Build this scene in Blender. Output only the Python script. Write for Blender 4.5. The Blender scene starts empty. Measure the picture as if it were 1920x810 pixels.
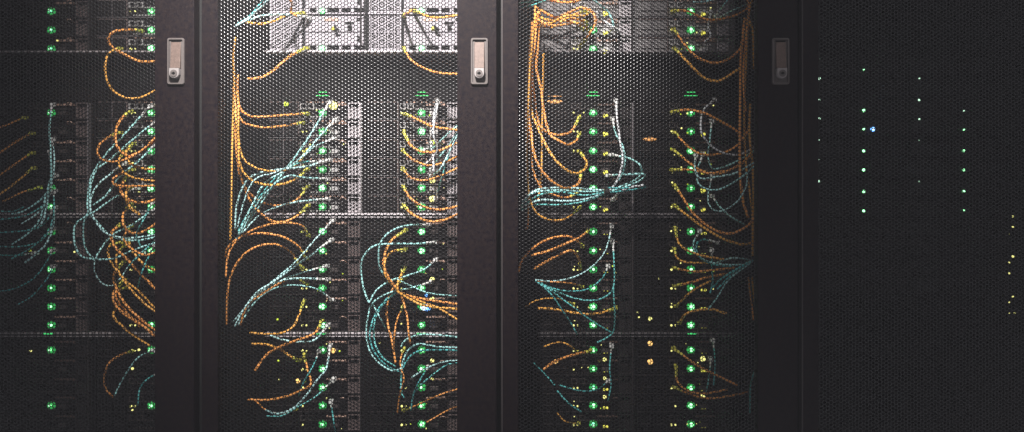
import bpy, bmesh, math, random
import numpy as np
from mathutils import Vector

random.seed(7)
scene = bpy.context.scene
COL = scene.collection

# ------------------------------------------------------------------ camera, light, exposure
K = 0.001062            # metres covered by one photograph pixel at the cabinet doors
D = 1.75                # camera to door distance
EYE = 1.0               # camera height
cam_data = bpy.data.cameras.new("camera")
cam = bpy.data.objects.new("camera", cam_data)
COL.objects.link(cam)
cam.location = (0, -D, EYE)
cam.rotation_euler = (math.radians(90), 0, 0)
cam_data.sensor_width = 36
cam_data.lens = 36 * D / (1920 * K)
cam_data.clip_start = 0.02
cam_data.clip_end = 60
scene.camera = cam

world = bpy.data.worlds.new("World")
scene.world = world
world.use_nodes = True
bgn = world.node_tree.nodes["Background"]
bgn.inputs[0].default_value = (0.95, 0.94, 1.0, 1)
bgn.inputs[1].default_value = 0.33

def lamp(name, kind, loc, aim, power, color, **kw):
    d = bpy.data.lights.new(name, kind)
    d.energy = power
    d.color = color
    for k, v in kw.items():
        setattr(d, k, v)
    o = bpy.data.objects.new(name, d)
    COL.objects.link(o)
    o.location = loc
    o.rotation_euler = (Vector(aim) - Vector(loc)).to_track_quat('-Z', 'Y').to_euler()
    return o

# one ceiling spotlight over the aisle throws the pool of light on the cabinets
lamp("aisle_spotlight", 'SPOT', (-0.30, -1.10, 2.30), (-0.29, 0.12, 1.40), 680, (1.0, 0.955, 0.93),
     shadow_soft_size=0.05, spot_size=math.radians(53), spot_blend=0.85)
# dim unseen fill from overhead, added to lighten the upper doors
lamp("overhead_fill_light", 'AREA', (0.6, -1.6, 3.0), (0.5, -0.2, 1.2), 5, (1, 0.96, 0.98),
     shape='RECTANGLE', size=2.6, size_y=0.9)

vs = scene.view_settings
vs.view_transform = 'Standard'
vs.look = 'None'
vs.exposure = 0
vs.gamma = 1
vs.use_curve_mapping = False
scene.cycles.max_bounces = 6
scene.cycles.diffuse_bounces = 3
scene.cycles.glossy_bounces = 3

# ------------------------------------------------------------------ helpers
ND = 0.20                        # depth of the server faces behind the doors
def P(px, py, y=0.0):
    s = K * (D + y) / D
    return Vector(((px - 960) * s, y, EYE + (405 - py) * s))
KN = K * (D + ND) / D

def link(o, parent=None):
    COL.objects.link(o)
    if parent is not None:
        o.parent = parent
    return o

def empty(name, loc, label=None, cat=None, group=None):
    o = bpy.data.objects.new(name, None)
    o.empty_display_size = 0.02
    o.location = loc
    link(o)
    if label: o['label'] = label
    if cat: o['category'] = cat
    if group: o['group'] = group
    return o

def obj(name, mesh, parent=None, loc=None):
    o = bpy.data.objects.new(name, mesh)
    if loc is not None: o.location = loc
    return link(o, parent)

class MB:
    def __init__(s): s.v = []; s.f = []
    def box(s, x0, x1, y0, y1, z0, z1, c=0.0):
        """box; c chamfers the four edges of its -y face"""
        if x0 > x1: x0, x1 = x1, x0
        if y0 > y1: y0, y1 = y1, y0
        if z0 > z1: z0, z1 = z1, z0
        n = len(s.v)
        if c <= 0:
            s.v += [(x0,y0,z0),(x1,y0,z0),(x1,y0,z1),(x0,y0,z1),(x0,y1,z0),(x1,y1,z0),(x1,y1,z1),(x0,y1,z1)]
            s.f += [tuple(n+i for i in q) for q in ((0,1,2,3),(5,4,7,6),(4,0,3,7),(1,5,6,2),(3,2,6,7),(4,5,1,0))]
        else:
            s.v += [(x0+c,y0,z0+c),(x1-c,y0,z0+c),(x1-c,y0,z1-c),(x0+c,y0,z1-c),
                    (x0,y0+c,z0),(x1,y0+c,z0),(x1,y0+c,z1),(x0,y0+c,z1),
                    (x0,y1,z0),(x1,y1,z0),(x1,y1,z1),(x0,y1,z1)]
            s.f.append((n,n+1,n+2,n+3))
            for a in (0, 4):
                for i in range(4):
                    j = (i+1) % 4
                    s.f.append((n+a+j, n+a+i, n+a+4+i, n+a+4+j))
            s.f.append((n+9,n+8,n+11,n+10))
        return s
    def disc(s, x, y, z, r, depth, seg=12, dome=0.0):
        """short cylinder facing -y, with an optional domed front"""
        n = len(s.v)
        rings = [(r, y), (r, y - depth)]
        if dome > 0:
            rings += [(r*0.75, y - depth - dome*0.6), (r*0.35, y - depth - dome*0.95)]
        for rr, yy in rings:
            for k in range(seg):
                a = 2*math.pi*k/seg
                s.v.append((x + rr*math.cos(a), yy, z + rr*math.sin(a)))
        for q in range(len(rings)-1):
            for k in range(seg):
                k2 = (k+1) % seg
                s.f.append((n+q*seg+k, n+(q+1)*seg+k, n+(q+1)*seg+k2, n+q*seg+k2))
        s.f.append(tuple(n+(len(rings)-1)*seg+k for k in range(seg))[::-1])
        return s
    def tube(s, pts, r, seg=8, cap=True):
        pts = [Vector(p) for p in pts]
        n0 = len(s.v)
        up = None
        N = len(pts)
        for i, p in enumerate(pts):
            t = (pts[min(i+1, N-1)] - pts[max(i-1, 0)]).normalized()
            if up is None:
                a = Vector((0, 1, 0)) if abs(t.y) < 0.9 else Vector((1, 0, 0))
                up = (a - t * a.dot(t)).normalized()
            else:
                up = (up - t * up.dot(t)).normalized()
            b = t.cross(up)
            rr = r[i] if isinstance(r, (list, tuple)) else r
            for k in range(seg):
                an = 2*math.pi*k/seg
                s.v.append(tuple(p + (up*math.cos(an) + b*math.sin(an))*rr))
        for i in range(N-1):
            for k in range(seg):
                k2 = (k+1) % seg
                s.f.append((n0+i*seg+k, n0+i*seg+k2, n0+(i+1)*seg+k2, n0+(i+1)*seg+k))
        if cap:
            s.f.append(tuple(n0+k for k in range(seg))[::-1])
            s.f.append(tuple(n0+(N-1)*seg+k for k in range(seg)))
        return s
    def mesh(s, name, mat, smooth=False):
        m = bpy.data.meshes.new(name)
        m.from_pydata(s.v, [], s.f)
        m.materials.append(mat)
        if smooth:
            m.polygons.foreach_set('use_smooth', [True]*len(m.polygons))
        m.update()
        return m

def mat(name, color, rough=0.5, metal=0.0, spec=0.5, noise=0.0, nscale=200, color2=None, bump=0.0, bscale=900, emit=None, estr=0.0):
    m = bpy.data.materials.new(name)
    m.use_nodes = True
    nt = m.node_tree
    b = nt.nodes['Principled BSDF']
    b.inputs['Base Color'].default_value = (*color, 1)
    b.inputs['Roughness'].default_value = rough
    b.inputs['Metallic'].default_value = metal
    b.inputs['Specular IOR Level'].default_value = spec
    if emit:
        b.inputs['Emission Color'].default_value = (*emit, 1)
        b.inputs['Emission Strength'].default_value = estr
    tc = nt.nodes.new('ShaderNodeTexCoord')
    if noise > 0:
        n = nt.nodes.new('ShaderNodeTexNoise')
        n.inputs['Scale'].default_value = nscale
        n.inputs['Detail'].default_value = 5
        n.inputs['Roughness'].default_value = 0.75
        nt.links.new(tc.outputs['Object'], n.inputs['Vector'])
        r = nt.nodes.new('ShaderNodeValToRGB')
        c2 = color2 or tuple(c*(1-noise) for c in color)
        r.color_ramp.elements[0].position = 0.35
        r.color_ramp.elements[1].position = 0.68
        r.color_ramp.elements[0].color = (*c2, 1)
        r.color_ramp.elements[1].color = (*[min(1, c*(1+noise)) for c in color], 1)
        nt.links.new(n.outputs['Fac'], r.inputs['Fac'])
        nt.links.new(r.outputs['Color'], b.inputs['Base Color'])
    if bump > 0:
        n = nt.nodes.new('ShaderNodeTexNoise')
        n.inputs['Scale'].default_value = bscale
        n.inputs['Detail'].default_value = 3
        nt.links.new(tc.outputs['Object'], n.inputs['Vector'])
        bp = nt.nodes.new('ShaderNodeBump')
        bp.inputs['Strength'].default_value = bump
        bp.inputs['Distance'].default_value = 0.0006
        nt.links.new(n.outputs['Fac'], bp.inputs['Height'])
        nt.links.new(bp.outputs['Normal'], b.inputs['Normal'])
    return m

M = {}
M['powder']   = mat('black_powder_coat', (0.0062, 0.0040, 0.0037), 0.5, 0, 0.05, noise=1.0, nscale=120, color2=(0.0018, 0.0010, 0.0030), bump=0.5, bscale=1300)
M['sheet']    = mat('black_painted_sheet', (0.004, 0.0035, 0.004), 0.25, 0.0, 0.29)
M['inner']    = mat('dark_inner_steel', (0.012, 0.012, 0.012), 0.6, 0, 0.1)
M['nickel']   = mat('satin_nickel', (0.076, 0.066, 0.063), 0.55, 0.1, 0.15, noise=0.12, nscale=180, bump=0.2, bscale=1500)
M['lever']    = mat('brown_nickel_lever', (0.088, 0.062, 0.052), 0.5, 0.1, 0.2, noise=0.25, nscale=140, bump=0.2, bscale=1500)
M['nickel2']  = mat('bright_nickel', (0.19, 0.172, 0.168), 0.5, 0.1, 0.25)
M['darkrec']  = mat('shadow_black_plastic', (0.006, 0.006, 0.006), 0.8, 0, 0.03)
M['server']   = mat('server_black_steel', (0.006, 0.005, 0.005), 0.5, 0, 0.07, noise=0.3, nscale=120)
M['blank']    = mat('matt_black_plate', (0.004, 0.004, 0.004), 0.7, 0, 0.04)
M['servergrey'] = mat('server_grey_steel', (0.12, 0.11, 0.11), 0.5, 0, 0.5, noise=0.35, nscale=90)
M['silver']   = mat('silver_white_faceplate', (0.38, 0.355, 0.385), 0.5, 0.0, 0.15, noise=0.22, nscale=140)
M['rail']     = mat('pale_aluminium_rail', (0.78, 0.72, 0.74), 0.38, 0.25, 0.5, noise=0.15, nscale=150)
M['railmid']  = mat('half_dimmed_aluminium_rail', (0.40, 0.36, 0.36), 0.45, 0.25, 0.5, noise=0.25, nscale=150)  # mid and dim rails: weaker light on outer cabinets painted into the colour
M['raildim']  = mat('dimmed_grey_rail', (0.15, 0.135, 0.14), 0.45, 0.25, 0.5, noise=0.25, nscale=150)
M['ventmid']  = mat('half_dimmed_rosy_vent', (0.15, 0.115, 0.11), 0.5, 0.1, 0.2, noise=0.3, nscale=220)  # mid and dim copies below carry the weaker light in their colour
M['ventdim']  = mat('dimmed_zinc_vent', (0.035, 0.03, 0.03), 0.5, 0.0, 0.1, noise=0.3, nscale=220)
M['cagedim']  = mat('dimmed_port_cage', (0.06, 0.05, 0.048), 0.5, 0.1, 0.2)
M['lipdim']   = mat('dimmed_steel_lip', (0.035, 0.03, 0.03), 0.5, 0.0, 0.15)
M['copperdim'] = mat('dimmed_copper_socket', (0.12, 0.08, 0.065), 0.5, 0.1, 0.3)
M['linklight'] = mat('yellow_link_lens', (0.75, 0.7, 0.1), 0.4, emit=(0.85, 0.80, 0.12), estr=0.8)
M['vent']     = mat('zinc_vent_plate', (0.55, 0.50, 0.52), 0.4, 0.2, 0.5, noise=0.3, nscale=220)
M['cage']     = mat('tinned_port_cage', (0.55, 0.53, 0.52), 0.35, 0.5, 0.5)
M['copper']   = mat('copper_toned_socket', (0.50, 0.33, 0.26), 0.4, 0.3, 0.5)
M['yellow']   = mat('yellow_latch_plastic', (0.75, 0.68, 0.06), 0.4, 0, 0.5)
M['orange']   = mat('orange_cable_jacket', (0.90, 0.38, 0.10), 0.42, 0, 0.3, noise=0.1, nscale=90, bump=0.15, bscale=500)
M['teal']     = mat('pale_teal_cable_jacket', (0.42, 0.80, 0.78), 0.4, 0, 0.3, noise=0.1, nscale=90)
M['tealdark'] = mat('teal_cable_jacket', (0.12, 0.52, 0.52), 0.4, 0, 0.3, noise=0.1, nscale=90)
M['orangeB']  = mat('amber_cable_jacket', (0.88, 0.44, 0.09), 0.42, 0, 0.3, noise=0.1, nscale=90)
M['tealB']    = mat('faded_teal_cable_jacket', (0.52, 0.84, 0.84), 0.4, 0, 0.3, noise=0.1, nscale=90)
M['tealdarkB'] = mat('aqua_cable_jacket', (0.17, 0.60, 0.58), 0.4, 0, 0.3, noise=0.1, nscale=90)
M['white']    = mat('white_cable_jacket', (0.72, 0.74, 0.76), 0.4, 0, 0.5)
M['bootY']    = mat('yellow_green_boot', (0.66, 0.62, 0.10), 0.4)
M['bootW']    = mat('clear_white_plug', (0.72, 0.72, 0.70), 0.25)
M['tie']      = mat('black_hook_tie', (0.01, 0.01, 0.01), 0.8)
M['led']      = mat('green_status_lens', (0.3, 0.8, 0.4), 0.3, emit=(0.34, 1.0, 0.45), estr=2.6)
M['ledhalo']  = mat('green_glow_halo', (0.02, 0.25, 0.06), 0.4, emit=(0.04, 0.60, 0.12), estr=0.42)  # emissive disc that paints the glow around a status light
M['ledteal']  = mat('teal_green_lens', (0.3, 0.8, 0.6), 0.3, emit=(0.28, 1.0, 0.62), estr=1.0)
M['ledwhite'] = mat('pale_green_lens', (0.6, 0.8, 0.6), 0.3, emit=(0.62, 1.0, 0.72), estr=1.4)
M['bar']      = mat('green_bar_lens', (0.05, 0.5, 0.1), 0.4, emit=(0.06, 0.75, 0.20), estr=0.9)
M['ledyel']   = mat('yellow_activity_lens', (0.7, 0.7, 0.2), 0.4, emit=(0.95, 0.90, 0.30), estr=1.1)
M['ledamb']   = mat('amber_fault_lens', (0.8, 0.5, 0.1), 0.4, emit=(1.0, 0.58, 0.20), estr=1.1)
M['ledlime']  = mat('lime_lens', (0.5, 0.7, 0.05), 0.4, emit=(0.62, 0.75, 0.05), estr=0.6)
M['ledblue']  = mat('blue_locator_lens', (0.1, 0.3, 0.9), 0.4, emit=(0.16, 0.45, 1.0), estr=2.2)
M['ledblueW'] = mat('blue_white_locator_core', (0.6, 0.8, 1.0), 0.4, emit=(0.75, 0.90, 1.0), estr=2.2)

def perforated(name, w, h, pitch, rad, thick, m, ring=12, bevel=0.0):
    """steel sheet with staggered round holes: real openings with walls"""
    dx = pitch*math.sqrt(3)/2
    R = pitch/math.sqrt(3)
    nx, nz = int(w/dx), int(h/pitch)
    ii, jj = np.meshgrid(np.arange(nx), np.arange(nz), indexing='ij')
    cx = (ii*dx + R).ravel()
    cz = (jj*pitch + (ii % 2)*pitch/2 + pitch/2).ravel()
    n = len(cx)
    per = []
    a6 = np.arange(6)*math.pi/3
    ar = np.arange(ring)*2*math.pi/ring
    per += [(R*math.cos(a), 0, R*math.sin(a)) for a in a6]
    r1 = rad + bevel
    per += [(r1*math.cos(a), 0, r1*math.sin(a)) for a in ar]
    if bevel > 0: per += [(rad*math.cos(a), bevel*0.36, rad*math.sin(a)) for a in ar]
    per += [(rad*math.cos(a), thick, rad*math.sin(a)) for a in ar]
    per = np.array(per)
    faces = []
    st = ring//6
    for q in range(6):
        f = [q, (q+1) % 6] + [6 + ((q*st + s) % ring) for s in range(st, -1, -1)]
        faces.append(f[::1])
    lv = 2 if bevel > 0 else 1
    for l in range(lv):
        for k in range(ring):
            k2 = (k+1) % ring
            a = 6 + l*ring
            faces.append([a+k, a+k2, a+ring+k2, a+ring+k])
    V = (per[None] + np.stack([cx, np.zeros(n), cz], 1)[:, None]).reshape(-1, 3)
    nv = len(per)
    loop1 = np.concatenate([np.array(f) for f in faces])
    sizes1 = np.array([len(f) for f in faces])
    loops = (loop1[None] + (np.arange(n)*nv)[:, None]).ravel()
    sizes = np.tile(sizes1, n)
    starts = np.concatenate([[0], np.cumsum(sizes)[:-1]])
    me = bpy.data.meshes.new(name)
    me.vertices.add(len(V)); me.vertices.foreach_set('co', V.ravel().astype('f'))
    me.loops.add(len(loops)); me.loops.foreach_set('vertex_index', loops.astype('i'))
    me.polygons.add(len(sizes)); me.polygons.foreach_set('loop_start', starts.astype('i'))
    me.polygons.foreach_set('loop_total', sizes.astype('i'))
    me.polygons.foreach_set('use_smooth', np.zeros(len(sizes), dtype=bool))
    me.materials.append(m)
    me.update(calc_edges=True); me.validate()
    return me

def bevelled(mesh, w, seg=2):
    bm = bmesh.new(); bm.from_mesh(mesh)
    bmesh.ops.bevel(bm, geom=[e for e in bm.edges if e.calc_face_angle(0) > 0.5], offset=w, segments=seg, profile=0.5, affect='EDGES')
    bm.to_mesh(mesh); bm.free()
    return mesh

def rounded_rect(w, h, r, seg=5):
    out = []
    for (cx, cz, a0) in ((w/2-r, h/2-r, 0), (-w/2+r, h/2-r, 90), (-w/2+r, -h/2+r, 180), (w/2-r, -h/2+r, 270)):
        for k in range(seg+1):
            a = math.radians(a0 + 90*k/seg)
            out.append((cx + r*math.cos(a), cz + r*math.sin(a)))
    return out

def loft(rings, name, m, cap_last=True, smooth=False):
    """rings: list of (outline list of (x,z), y)"""
    b = MB()
    n = len(rings[0][0])
    for o, y in rings:
        b.v += [(x, y, z) for x, z in o]
    for q in range(len(rings)-1):
        for k in range(n):
            k2 = (k+1) % n
            b.f.append((q*n+k, (q+1)*n+k, (q+1)*n+k2, q*n+k2))
    if cap_last:
        b.f.append(tuple((len(rings)-1)*n + k for k in range(n))[::-1])
    return b.mesh(name, m, smooth)

# ------------------------------------------------------------------ cabinets
Z0, Z1 = 0.34, 1.86
CABS = [
    dict(dx=-567, phrase='cabinet cut by photo edge', lab='black server cabinet with orange and teal cable loops, cut off by the photo edge'),
    dict(dx=0,    phrase='cabinet with white servers', lab='black server cabinet with bright white servers along its top shelf'),
    dict(dx=564,  phrase='cabinet with tied teal bundle', lab='black server cabinet holding a teal cable bundle tied in the middle'),
    dict(dx=1127, phrase='unlit dark cabinet', lab='dark unlit server cabinet showing only tiny green lights and one blue light'),
]
sheet_me = perforated('perforated_sheet', 468*K, Z1-Z0-0.05, 7.06*K, 3.04*K, 0.0014, M['sheet'], bevel=0.46*K)

# handle pieces, shared by the doors
hw, hh = 32*K, 87*K
rim = loft([(rounded_rect(hw, hh, 4*K), 0.0), (rounded_rect(hw, hh, 4*K), -0.0040), (rounded_rect(hw-1.5*K, hh-1.5*K, 3.5*K), -0.0052),
            (rounded_rect(hw-6.0*K, hh-6.0*K, 2.4*K), -0.0052), (rounded_rect(hw-7.5*K, hh-7.5*K, 2*K), -0.0016)], 'escutcheon', M['nickel'])
lever_b = MB()
lx = 9.3*K
zt, zb = 36*K, -13.5*K
lever_b.v = [(-lx, -0.0030, zt), (lx, -0.0030, zt), (lx, -0.0085, zb), (-lx, -0.0085, zb), (-lx, -0.0012, zt), (lx, -0.0012, zt), (lx, -0.0012, zb), (-lx, -0.0012, zb)]
lever_b.f = [(3, 2, 1, 0), (4, 5, 6, 7), (0, 1, 5, 4), (2, 3, 7, 6), (1, 2, 6, 5), (3, 0, 4, 7)]
lever_me = bevelled(lever_b.mesh('lever', M['lever']), 0.0008)
def lock_outline(s=1.0):
    o = []
    for k in range(13):
        a = math.pi + math.pi*k/12
        o.append((9.3*K*s*math.cos(a), -24*K + 9.3*K*s*math.sin(a)))
    o += [(9.3*K*s, -14.3*K), (-9.3*K*s, -14.3*K)]
    return o
lock_me = loft([(lock_outline(), -0.0012), (lock_outline(), -0.0125), (lock_outline(0.9), -0.0140)], 'lock_body', M['nickel2'])
cyl_me = MB().disc(0, -0.0139, -24*K, 6.6*K, 0.0016, 20).mesh('lock_cylinder', M['nickel'])
key_me = MB().box(-3.6*K, 3.0*K, -0.0161, -0.0150, -25*K, -23*K).box(-1.6*K, 1.6*K, -0.01605, -0.0150, -26.2*K, -21.6*K).mesh('keyhole', M['darkrec'])
slot_me = MB().box(-9*K, 9*K, -0.0022, -0.0012, 36.4*K, 38.8*K).mesh('finger_slot', M['darkrec'])

for ci, c in enumerate(CABS):
    dx = c['dx']
    xl, xr = P(378+dx, 0).x, P(931+dx, 0).x
    base = empty('server_cabinet', ((xl+xr)/2, 0.35, Z0), c['lab'], 'server cabinet', 'row of server cabinets')
    ox, oy, oz = base.location
    def rel(name, mb, m, par=base, bev=0, off=(ox, oy, oz)):
        mb.v = [(a-off[0], b-off[1], d-off[2]) for a, b, d in mb.v]
        me = mb.mesh(name, m)
        if bev: bevelled(me, bev)
        return obj(name, me, par)
    cabl, cabr = P(372+dx, 0).x, P(938.2+dx, 0).x
    for a, b in ((cabl, cabl+0.004), (cabr-0.004, cabr)):
        rel('side_panel', MB().box(a, b, 0.035, 0.75, Z0, Z1), M['inner'])
    rel('top_panel', MB().box(cabl+0.004, cabr-0.004, 0.035, 0.75, Z1-0.003, Z1), M['inner'])
    rel('base_panel', MB().box(cabl+0.004, cabr-0.004, 0.035, 0.75, Z0, Z0+0.003), M['inner'])
    rel('back_panel', MB().box(cabl+0.004, cabr-0.004, 0.745, 0.75, Z0+0.003, Z1-0.003), M['inner'])
    # folded front posts that the door closes against
    rel('front_post', MB().box(cabl+0.004, cabl+0.030, 0.036, 0.062, Z0+0.003, Z1-0.003), M['inner'])
    rel('front_post', MB().box(cabr-0.045, cabr-0.004, 0.036, 0.062, Z0+0.003, Z1-0.003), M['inner'])
    DOOR_EDGE = ci >= 2
    door = empty('door', (xl-ox, -oy, 0), None)
    door.parent = base
    doff = (xl, 0, Z0)
    rel('hinge_stile', MB().box(xl, P(408+dx, 0).x, 0.0, 0.030, Z0, Z1), M['powder'], door, 0.0012, doff)
    rel('lock_stile', MB().box(P(857+dx, 0).x, xr, 0.0, 0.030, Z0, Z1), M['powder'], door, 0.0012, doff)
    rel('door_rail', MB().box(P(408+dx, 0).x, P(857+dx, 0).x, 0.001, 0.030, Z1-0.05, Z1), M['powder'], door, 0, doff)
    rel('door_rail', MB().box(P(408+dx, 0).x, P(857+dx, 0).x, 0.001, 0.030, Z0, Z0+0.05), M['powder'], door, 0, doff)
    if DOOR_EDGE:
        rel('edge_highlight', MB().box(xl-0.0018, xl+0.0004, -0.0012, 0.02, Z0, Z1), M['lipdim'], door, 0, doff)  # paler strip paints the highlight on the stile's rounded edge
    obj('perforated_sheet', sheet_me, door, (P(399+dx, 0).x-xl, 0.006, 0.025))
    hp = P(899+dx + (-1 if ci == 0 else 0), 115.5)
    h = empty('handle', (hp.x-ox, -oy-0.0005, hp.z-oz)); h.parent = base
    for nm, me in (('escutcheon', rim), ('finger_slot', slot_me), ('lever', lever_me), ('lock_body', lock_me), ('lock_cylinder', cyl_me), ('keyhole', key_me)):
        obj(nm, me, h)
    plate = MB().box(-13*K, 13*K, -0.0014, 0.0, -40.5*K, 40.5*K).mesh('back_plate', M['nickel'])
    obj('back_plate', plate, h)

# ------------------------------------------------------------------ servers
ORD = ['first', 'second', 'third', 'fourth', 'fifth', 'sixth', 'seventh', 'eighth', 'ninth', 'tenth', 'eleventh', 'twelfth', 'thirteenth', 'fourteenth', 'fifteenth', 'sixteenth', 'seventeenth', 'eighteenth', 'nineteenth', 'twentieth']
cache = {}
def nb(*boxes, c=0.0):
    """boxes in photograph pixels about the status light: (x0, x1, y0, y1, front, back), y down"""
    b = MB()
    for x0, x1, y0, y1, f, k in boxes:
        b.box(x0*KN, x1*KN, f, k, (12.7-y1)*KN, (12.7-y0)*KN, c)
    return b
def cached(key, fn):
    if key not in cache: cache[key] = fn()
    return cache[key]
def disc(key, m, r, depth=0.003, dome=0.002):
    return cached(key, lambda: MB().disc(0, 0, 0, r*KN, depth, 12, dome).mesh(key, m, False))

def light(parent, name, key, m, lx, ly, r, y=-0.004, depth=0.003, dome=0.002):
    return obj(name, disc(key, m, r, depth, dome), parent, (lx*KN, y, (12.7-ly)*KN))

vent_small = perforated('vent_grille', 19*KN, 23*KN, 3.4*KN, 1.25*KN, 0.001, M['vent'], ring=6)
vent_mid = perforated('vent_grille', 19*KN, 23*KN, 3.4*KN, 1.25*KN, 0.001, M['ventmid'], ring=6)
vent_dark = perforated('vent_grille', 19*KN, 23*KN, 3.4*KN, 1.25*KN, 0.001, M['ventdim'], ring=6)
vent_big = perforated('vent_grille', 52*KN, 30*KN, 5.0*KN, 1.85*KN, 0.001, M['silver'], ring=6)

NODES = []     # (px, py, empty)
def slim_server(px, py, label, tone='server', lit=True, rnd=None, ledr=4.3, detail=True, railm='raildim', group='slim servers in the shelves', fin='dim', links='none'):
    FV, FC, FL, FO = (('vent', 'cage', 'raildim', 'copper') if fin == 'bright' else ('ventdim', 'cagedim', 'lipdim', 'copperdim'))  # metal colours step down by cabinet and bay to paint fading light
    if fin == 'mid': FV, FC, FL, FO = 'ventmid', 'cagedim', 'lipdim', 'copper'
    railm = FL
    rnd = rnd or random
    w = P(px, py, ND)
    n = empty('slim_server', (w.x, ND, w.z-12.7*KN), label, 'server', group)
    NODES.append((px, py, n))
    key = tone + ('d' if detail else 's')
    obj('chassis', cached('ch'+key, lambda: nb((-102.3, 82.3, -21.4, 12.1, 0, 0.36)).mesh('chassis', M[tone])), n)
    if not detail:
        obj('front_lip', cached('lipd', lambda: nb((-101, 81, 10.4, 11.6, -0.004, 0.001)).mesh('front_lip', M['server'])), n)
        obj('drive_bay', cached('dbd', lambda: nb((-98, -46, -17, 8, -0.003, 0.001), c=0.0008).mesh('drive_bay', M['inner'])), n)
        if lit:
            light(n, 'status_light', 'ledtiny'+str(ledr), M['ledwhite' if ledr < 1.6 else 'led'], 0, 0, ledr)
        return n
    obj('front_lip', cached('lip'+railm, lambda: nb((-101, 70, 10.9, 11.9, -0.006, 0.001)).mesh('front_lip', M[railm])), n)
    # drive bay with two caddies
    obj('drive_bay', cached('db'+tone, lambda: nb((-99, -73, -18, 8.5, -0.004, 0.001), c=0.0008).mesh('drive_bay', M[tone])), n)
    obj('drive_bay', cached('db2'+tone, lambda: nb((-71.5, -46, -18, 8.5, -0.004, 0.001), c=0.0008).mesh('drive_bay', M[tone])), n)
    obj('caddy_latch', cached('cl'+fin, lambda: nb((-97, -75, -1.5, -0.2, -0.006, -0.003), (-69.5, -48, -1.5, -0.2, -0.006, -0.003)).mesh('caddy_latch', M['lipdim'])), n)
    # network ports
    for k, (a, m_) in enumerate(((-41, 'cage'), (-26, 'cage'))):
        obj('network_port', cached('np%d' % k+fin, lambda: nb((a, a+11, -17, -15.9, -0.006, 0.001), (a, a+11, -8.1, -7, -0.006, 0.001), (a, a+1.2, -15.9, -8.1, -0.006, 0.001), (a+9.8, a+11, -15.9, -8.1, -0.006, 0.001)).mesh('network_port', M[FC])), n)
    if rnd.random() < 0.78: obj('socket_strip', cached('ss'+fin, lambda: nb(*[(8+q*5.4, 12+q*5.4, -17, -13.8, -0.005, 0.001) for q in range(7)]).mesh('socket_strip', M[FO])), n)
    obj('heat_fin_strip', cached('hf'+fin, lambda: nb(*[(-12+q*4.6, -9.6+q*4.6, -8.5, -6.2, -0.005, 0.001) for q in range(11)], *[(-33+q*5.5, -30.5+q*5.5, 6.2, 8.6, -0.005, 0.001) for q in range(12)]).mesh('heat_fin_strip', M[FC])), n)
    if fin == 'bright':
        obj('guide_strip', cached('gs1', lambda: nb((-72.6, -71.6, -20, 9, -0.007, 0.001)).mesh('guide_strip', M['raildim'])), n)
        obj('guide_strip', cached('gs2', lambda: nb((-44.8, -43.4, -20, 9, -0.007, 0.001)).mesh('guide_strip', M['ventmid'])), n)
        obj('guide_strip', cached('gs3', lambda: nb((-100, -46, -20.6, -19.4, -0.006, 0.001)).mesh('guide_strip', M['ventmid'])), n)
        if rnd.random() < 0.78: obj('card_edge', cached('ce1', lambda: nb(*[(-30+q*7.3, -26.5+q*7.3, -20.6, -18.8, -0.006, 0.001) for q in range(10)]).mesh('card_edge', M['copper'])), n)
    if rnd.random() < 0.78: obj('service_connector', cached('sc'+fin, lambda: nb((15, 31, -3, 5, -0.009, 0.001), c=0.001).mesh('service_connector', M[FC])), n)
    # pull handle loop
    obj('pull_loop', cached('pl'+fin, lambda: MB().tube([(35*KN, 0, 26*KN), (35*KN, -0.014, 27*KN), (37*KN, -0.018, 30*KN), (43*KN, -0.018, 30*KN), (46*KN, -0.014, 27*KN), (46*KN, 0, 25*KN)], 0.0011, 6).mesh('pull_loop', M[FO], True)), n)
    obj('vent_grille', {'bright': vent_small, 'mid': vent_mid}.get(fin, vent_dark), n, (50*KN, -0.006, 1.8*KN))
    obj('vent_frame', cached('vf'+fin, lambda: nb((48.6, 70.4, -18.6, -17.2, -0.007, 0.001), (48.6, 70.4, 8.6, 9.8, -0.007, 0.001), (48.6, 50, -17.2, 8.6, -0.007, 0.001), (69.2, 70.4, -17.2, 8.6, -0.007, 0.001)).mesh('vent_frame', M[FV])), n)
    if lit:
        obj('light_halo', cached('halo', lambda: MB().disc(0, 0, 12.7*KN, 7.8*KN, 0.0022, 14, 0.001).mesh('light_halo', M['ledhalo'])), n)  # glow around the light, built as a green disc
        ledr = round(ledr*rnd.choice((0.6, 0.75, 0.85, 0.95, 1.0, 1.15)), 2)
        light(n, 'status_light', 'ledbig%.2f%s' % (ledr, lit if isinstance(lit, str) else ''), M['ledteal' if lit == 'teal' else 'led'], rnd.uniform(-.7, .7), rnd.uniform(-.7, .7), ledr, -0.0036)
        light(n, 'lens_core', 'core', M['ledwhite'], rnd.uniform(-1, 1), rnd.uniform(-1, 1), 2.0, -0.0080, 0.001, 0.001)
        for q in range(rnd.choice((0, 1, 1, 2, 3)) if px > 150 else rnd.choice((0, 0, 1))):
            rr_ = rnd.choice((0.9, 1.2, 1.5))
            light(n, 'port_light', 'spk%.1f%d' % (rr_, q % 2), M['ledlime' if q % 2 else 'ledyel'], rnd.choice((-37, -33, -20, -9, 10, 14, 35, 40)) + rnd.uniform(-2, 2), rnd.uniform(-15, 8), rr_, -0.007)
        if px > 150 and rnd.random() < (0.8 if fin != 'bright' else 0.5):
            light(n, 'activity_light', 'ledy', M['ledyel'], -37, 0.5, 2.0)
        if px > 150 and rnd.random() < 0.7:
            light(n, 'activity_light', 'ledy2', M['ledyel'], -29.5, 0.5, 1.6)
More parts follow.
